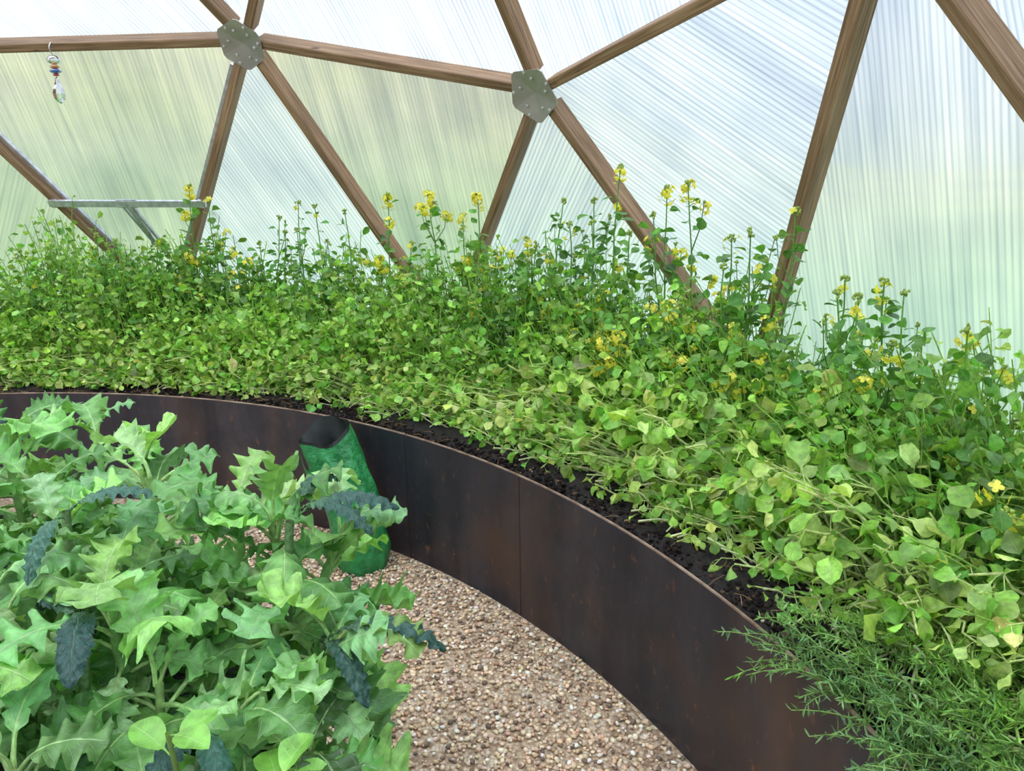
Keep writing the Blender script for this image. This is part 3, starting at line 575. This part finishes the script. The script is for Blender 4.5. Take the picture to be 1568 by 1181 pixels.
cyl(mid-nn*.01,low*.75+mid*.25,.012,1);cyl(low*.75+mid*.25,low,.007,0)
box(g,low-ax*.03,low+ax*.05,.014,.008,nn,0);box(g,mid-ax*.06,mid+ax*.06,.026,.004,nn,0)
for k_,sg in(('F',1),('B',-1)):
    a_=W(k_)*.93+W('C1')*.07;b_=W(k_)*.08+W('C1')*.92;off=nn*.055+ax*sg*.045
    box(g,a_+off,b_+off,.009,.012,nn,0)
g.build('vent_opener',[M_alu,M_bolt],dome)
# ================= crystal suncatcher
mg,nt,b,out=newmat('crystal_glass');b.inputs['Transmission Weight'].default_value=1;b.inputs['Roughness'].default_value=.02;b.inputs['IOR'].default_value=1.5
tc=node(nt,'ShaderNodeTexCoord');nt.links.new(ramp(nt,tex_noise(nt,tc.outputs['Object'],40,1),[(.3,(.9,.95,1)),(.7,(1,1,1))]),b.inputs['Base Color'])
def bead(name,c):
    m,nt,b,out=newmat(name);tc=node(nt,'ShaderNodeTexCoord');nt.links.new(ramp(nt,tex_noise(nt,tc.outputs['Object'],60,1),[(.3,c),(.7,tuple(min(1,x*1.3) for x in c))]),b.inputs['Base Color']);b.inputs['Roughness'].default_value=.1;b.inputs['Transmission Weight'].default_value=.4;return m
MB=[bead('bead_amber',srgb(220,140,40)),bead('bead_blue',srgb(60,110,190)),bead('bead_red',srgb(190,60,60))]
g=Geo();c0=W('B')*.46+W('F')*.54;c0=c0-nz(c0-CEN)*.012
def lathe(g,c,prof,ns,mat,smooth):
    V=[c+np.array([r*math.cos(i/ns*6.2832),r*math.sin(i/ns*6.2832),z]) for r,z in prof for i in range(ns)]
    g.add(V,[(j*ns+i,j*ns+(i+1)%ns,(j+1)*ns+(i+1)%ns,(j+1)*ns+i) for j in range(len(prof)-1) for i in range(ns)],mat=mat,smooth=smooth)
K=14;hk=np.array([c0+np.array([0,0,.03])+(-nz((c0-CEN)*[1,1,0]))*(.022*math.sin(u*3.14))+np.array([0,0,-.06*u]) for u in np.linspace(0,1,K)])
tubes(g,hk[None],np.full((1,K),.0035),np.array([[.5,.5,.5]]),ns=8,mat=1)
c=hk[-1];tubes(g,np.stack([c,c-[0,0,.08],c-[0,0,.17]])[None],np.full((1,3),.0012),np.array([[.5,.5,.5]]),ns=6,mat=1)
sph=lambda r,h:[(max(.0005,r*math.sin(k/8*3.1416)),-h*(1-math.cos(k/8*3.1416))) for k in range(9)]
lathe(g,c-[0,0,.0],sph(.034,.024),14,0,True);lathe(g,c-[0,0,.046],sph(.024,.011),12,2,True);lathe(g,c-[0,0,.066],sph(.030,.012),12,3,True);lathe(g,c-[0,0,.088],sph(.016,.008),12,4,True)
lathe(g,c-[0,0,.105],[(.002,0),(.009,-.01),(.014,-.03),(.025,-.06),(.032,-.085),(.026,-.11),(.013,-.126),(.0005,-.134)],8,0,False)
g.build('crystal_suncatcher',[mg,M_bolt]+MB)
# ================= camera / light
F=np.array([0,math.cos(TH),-math.sin(TH)]);R=np.array([1.,0,0]);Up=np.array([0,math.sin(TH),math.cos(TH)])
R,Up=math.cos(RO)*R+math.sin(RO)*Up,-math.sin(RO)*R+math.cos(RO)*Up
cd=bpy.data.cameras.new("camera"); co=bpy.data.objects.new("camera",cd); bpy.context.collection.objects.link(co)
cd.sensor_fit='HORIZONTAL'; cd.sensor_width=36; cd.lens=36*FP/1568
m=Matrix.Identity(4)
for i in range(3): m[i][0]=R[i]; m[i][1]=Up[i]; m[i][2]=-F[i]
m[2][3]=H; co.matrix_world=m
bpy.context.scene.camera=co
w=bpy.data.worlds.new("overcast_sky"); bpy.context.scene.world=w; w.use_nodes=True;nt=w.node_tree;bg=nt.nodes['Background']
tc=node(nt,'ShaderNodeTexCoord');sp=node(nt,'ShaderNodeSeparateXYZ');nt.links.new(tc.outputs['Generated'],sp.inputs[0])
cl=tex_noise(nt,tc.outputs['Generated'],3,4,.6,(1,1,2.5))
c=ramp(nt,math_(nt,'MAXIMUM',sp.outputs[2],0),[(0,(.76,.79,.84)),(.45,(.78,.82,.89)),(.7,(2.2,2.2,2.22)),(1,(7.2,7.0,6.7))])
c=mix_(nt,1.,c,ramp(nt,cl,[(.35,(.74,.82,.97)),(.62,(1.08,1.07,1.05))]),'MULTIPLY')
nt.links.new(c,bg.inputs[0]);bg.inputs[1].default_value=1.0
sl=bpy.data.lights.new('sun','SUN');so=bpy.data.objects.new('sun',sl);bpy.context.collection.objects.link(so);sl.energy=2.6;sl.angle=math.radians(12);sl.color=(1,.96,.88)
so.rotation_euler=Vector((-.35,-.5,1)).to_track_quat('Z','Y').to_euler()
sc=bpy.context.scene;sc.view_settings.view_transform='Standard';sc.view_settings.exposure=.25;sc.view_settings.gamma=1
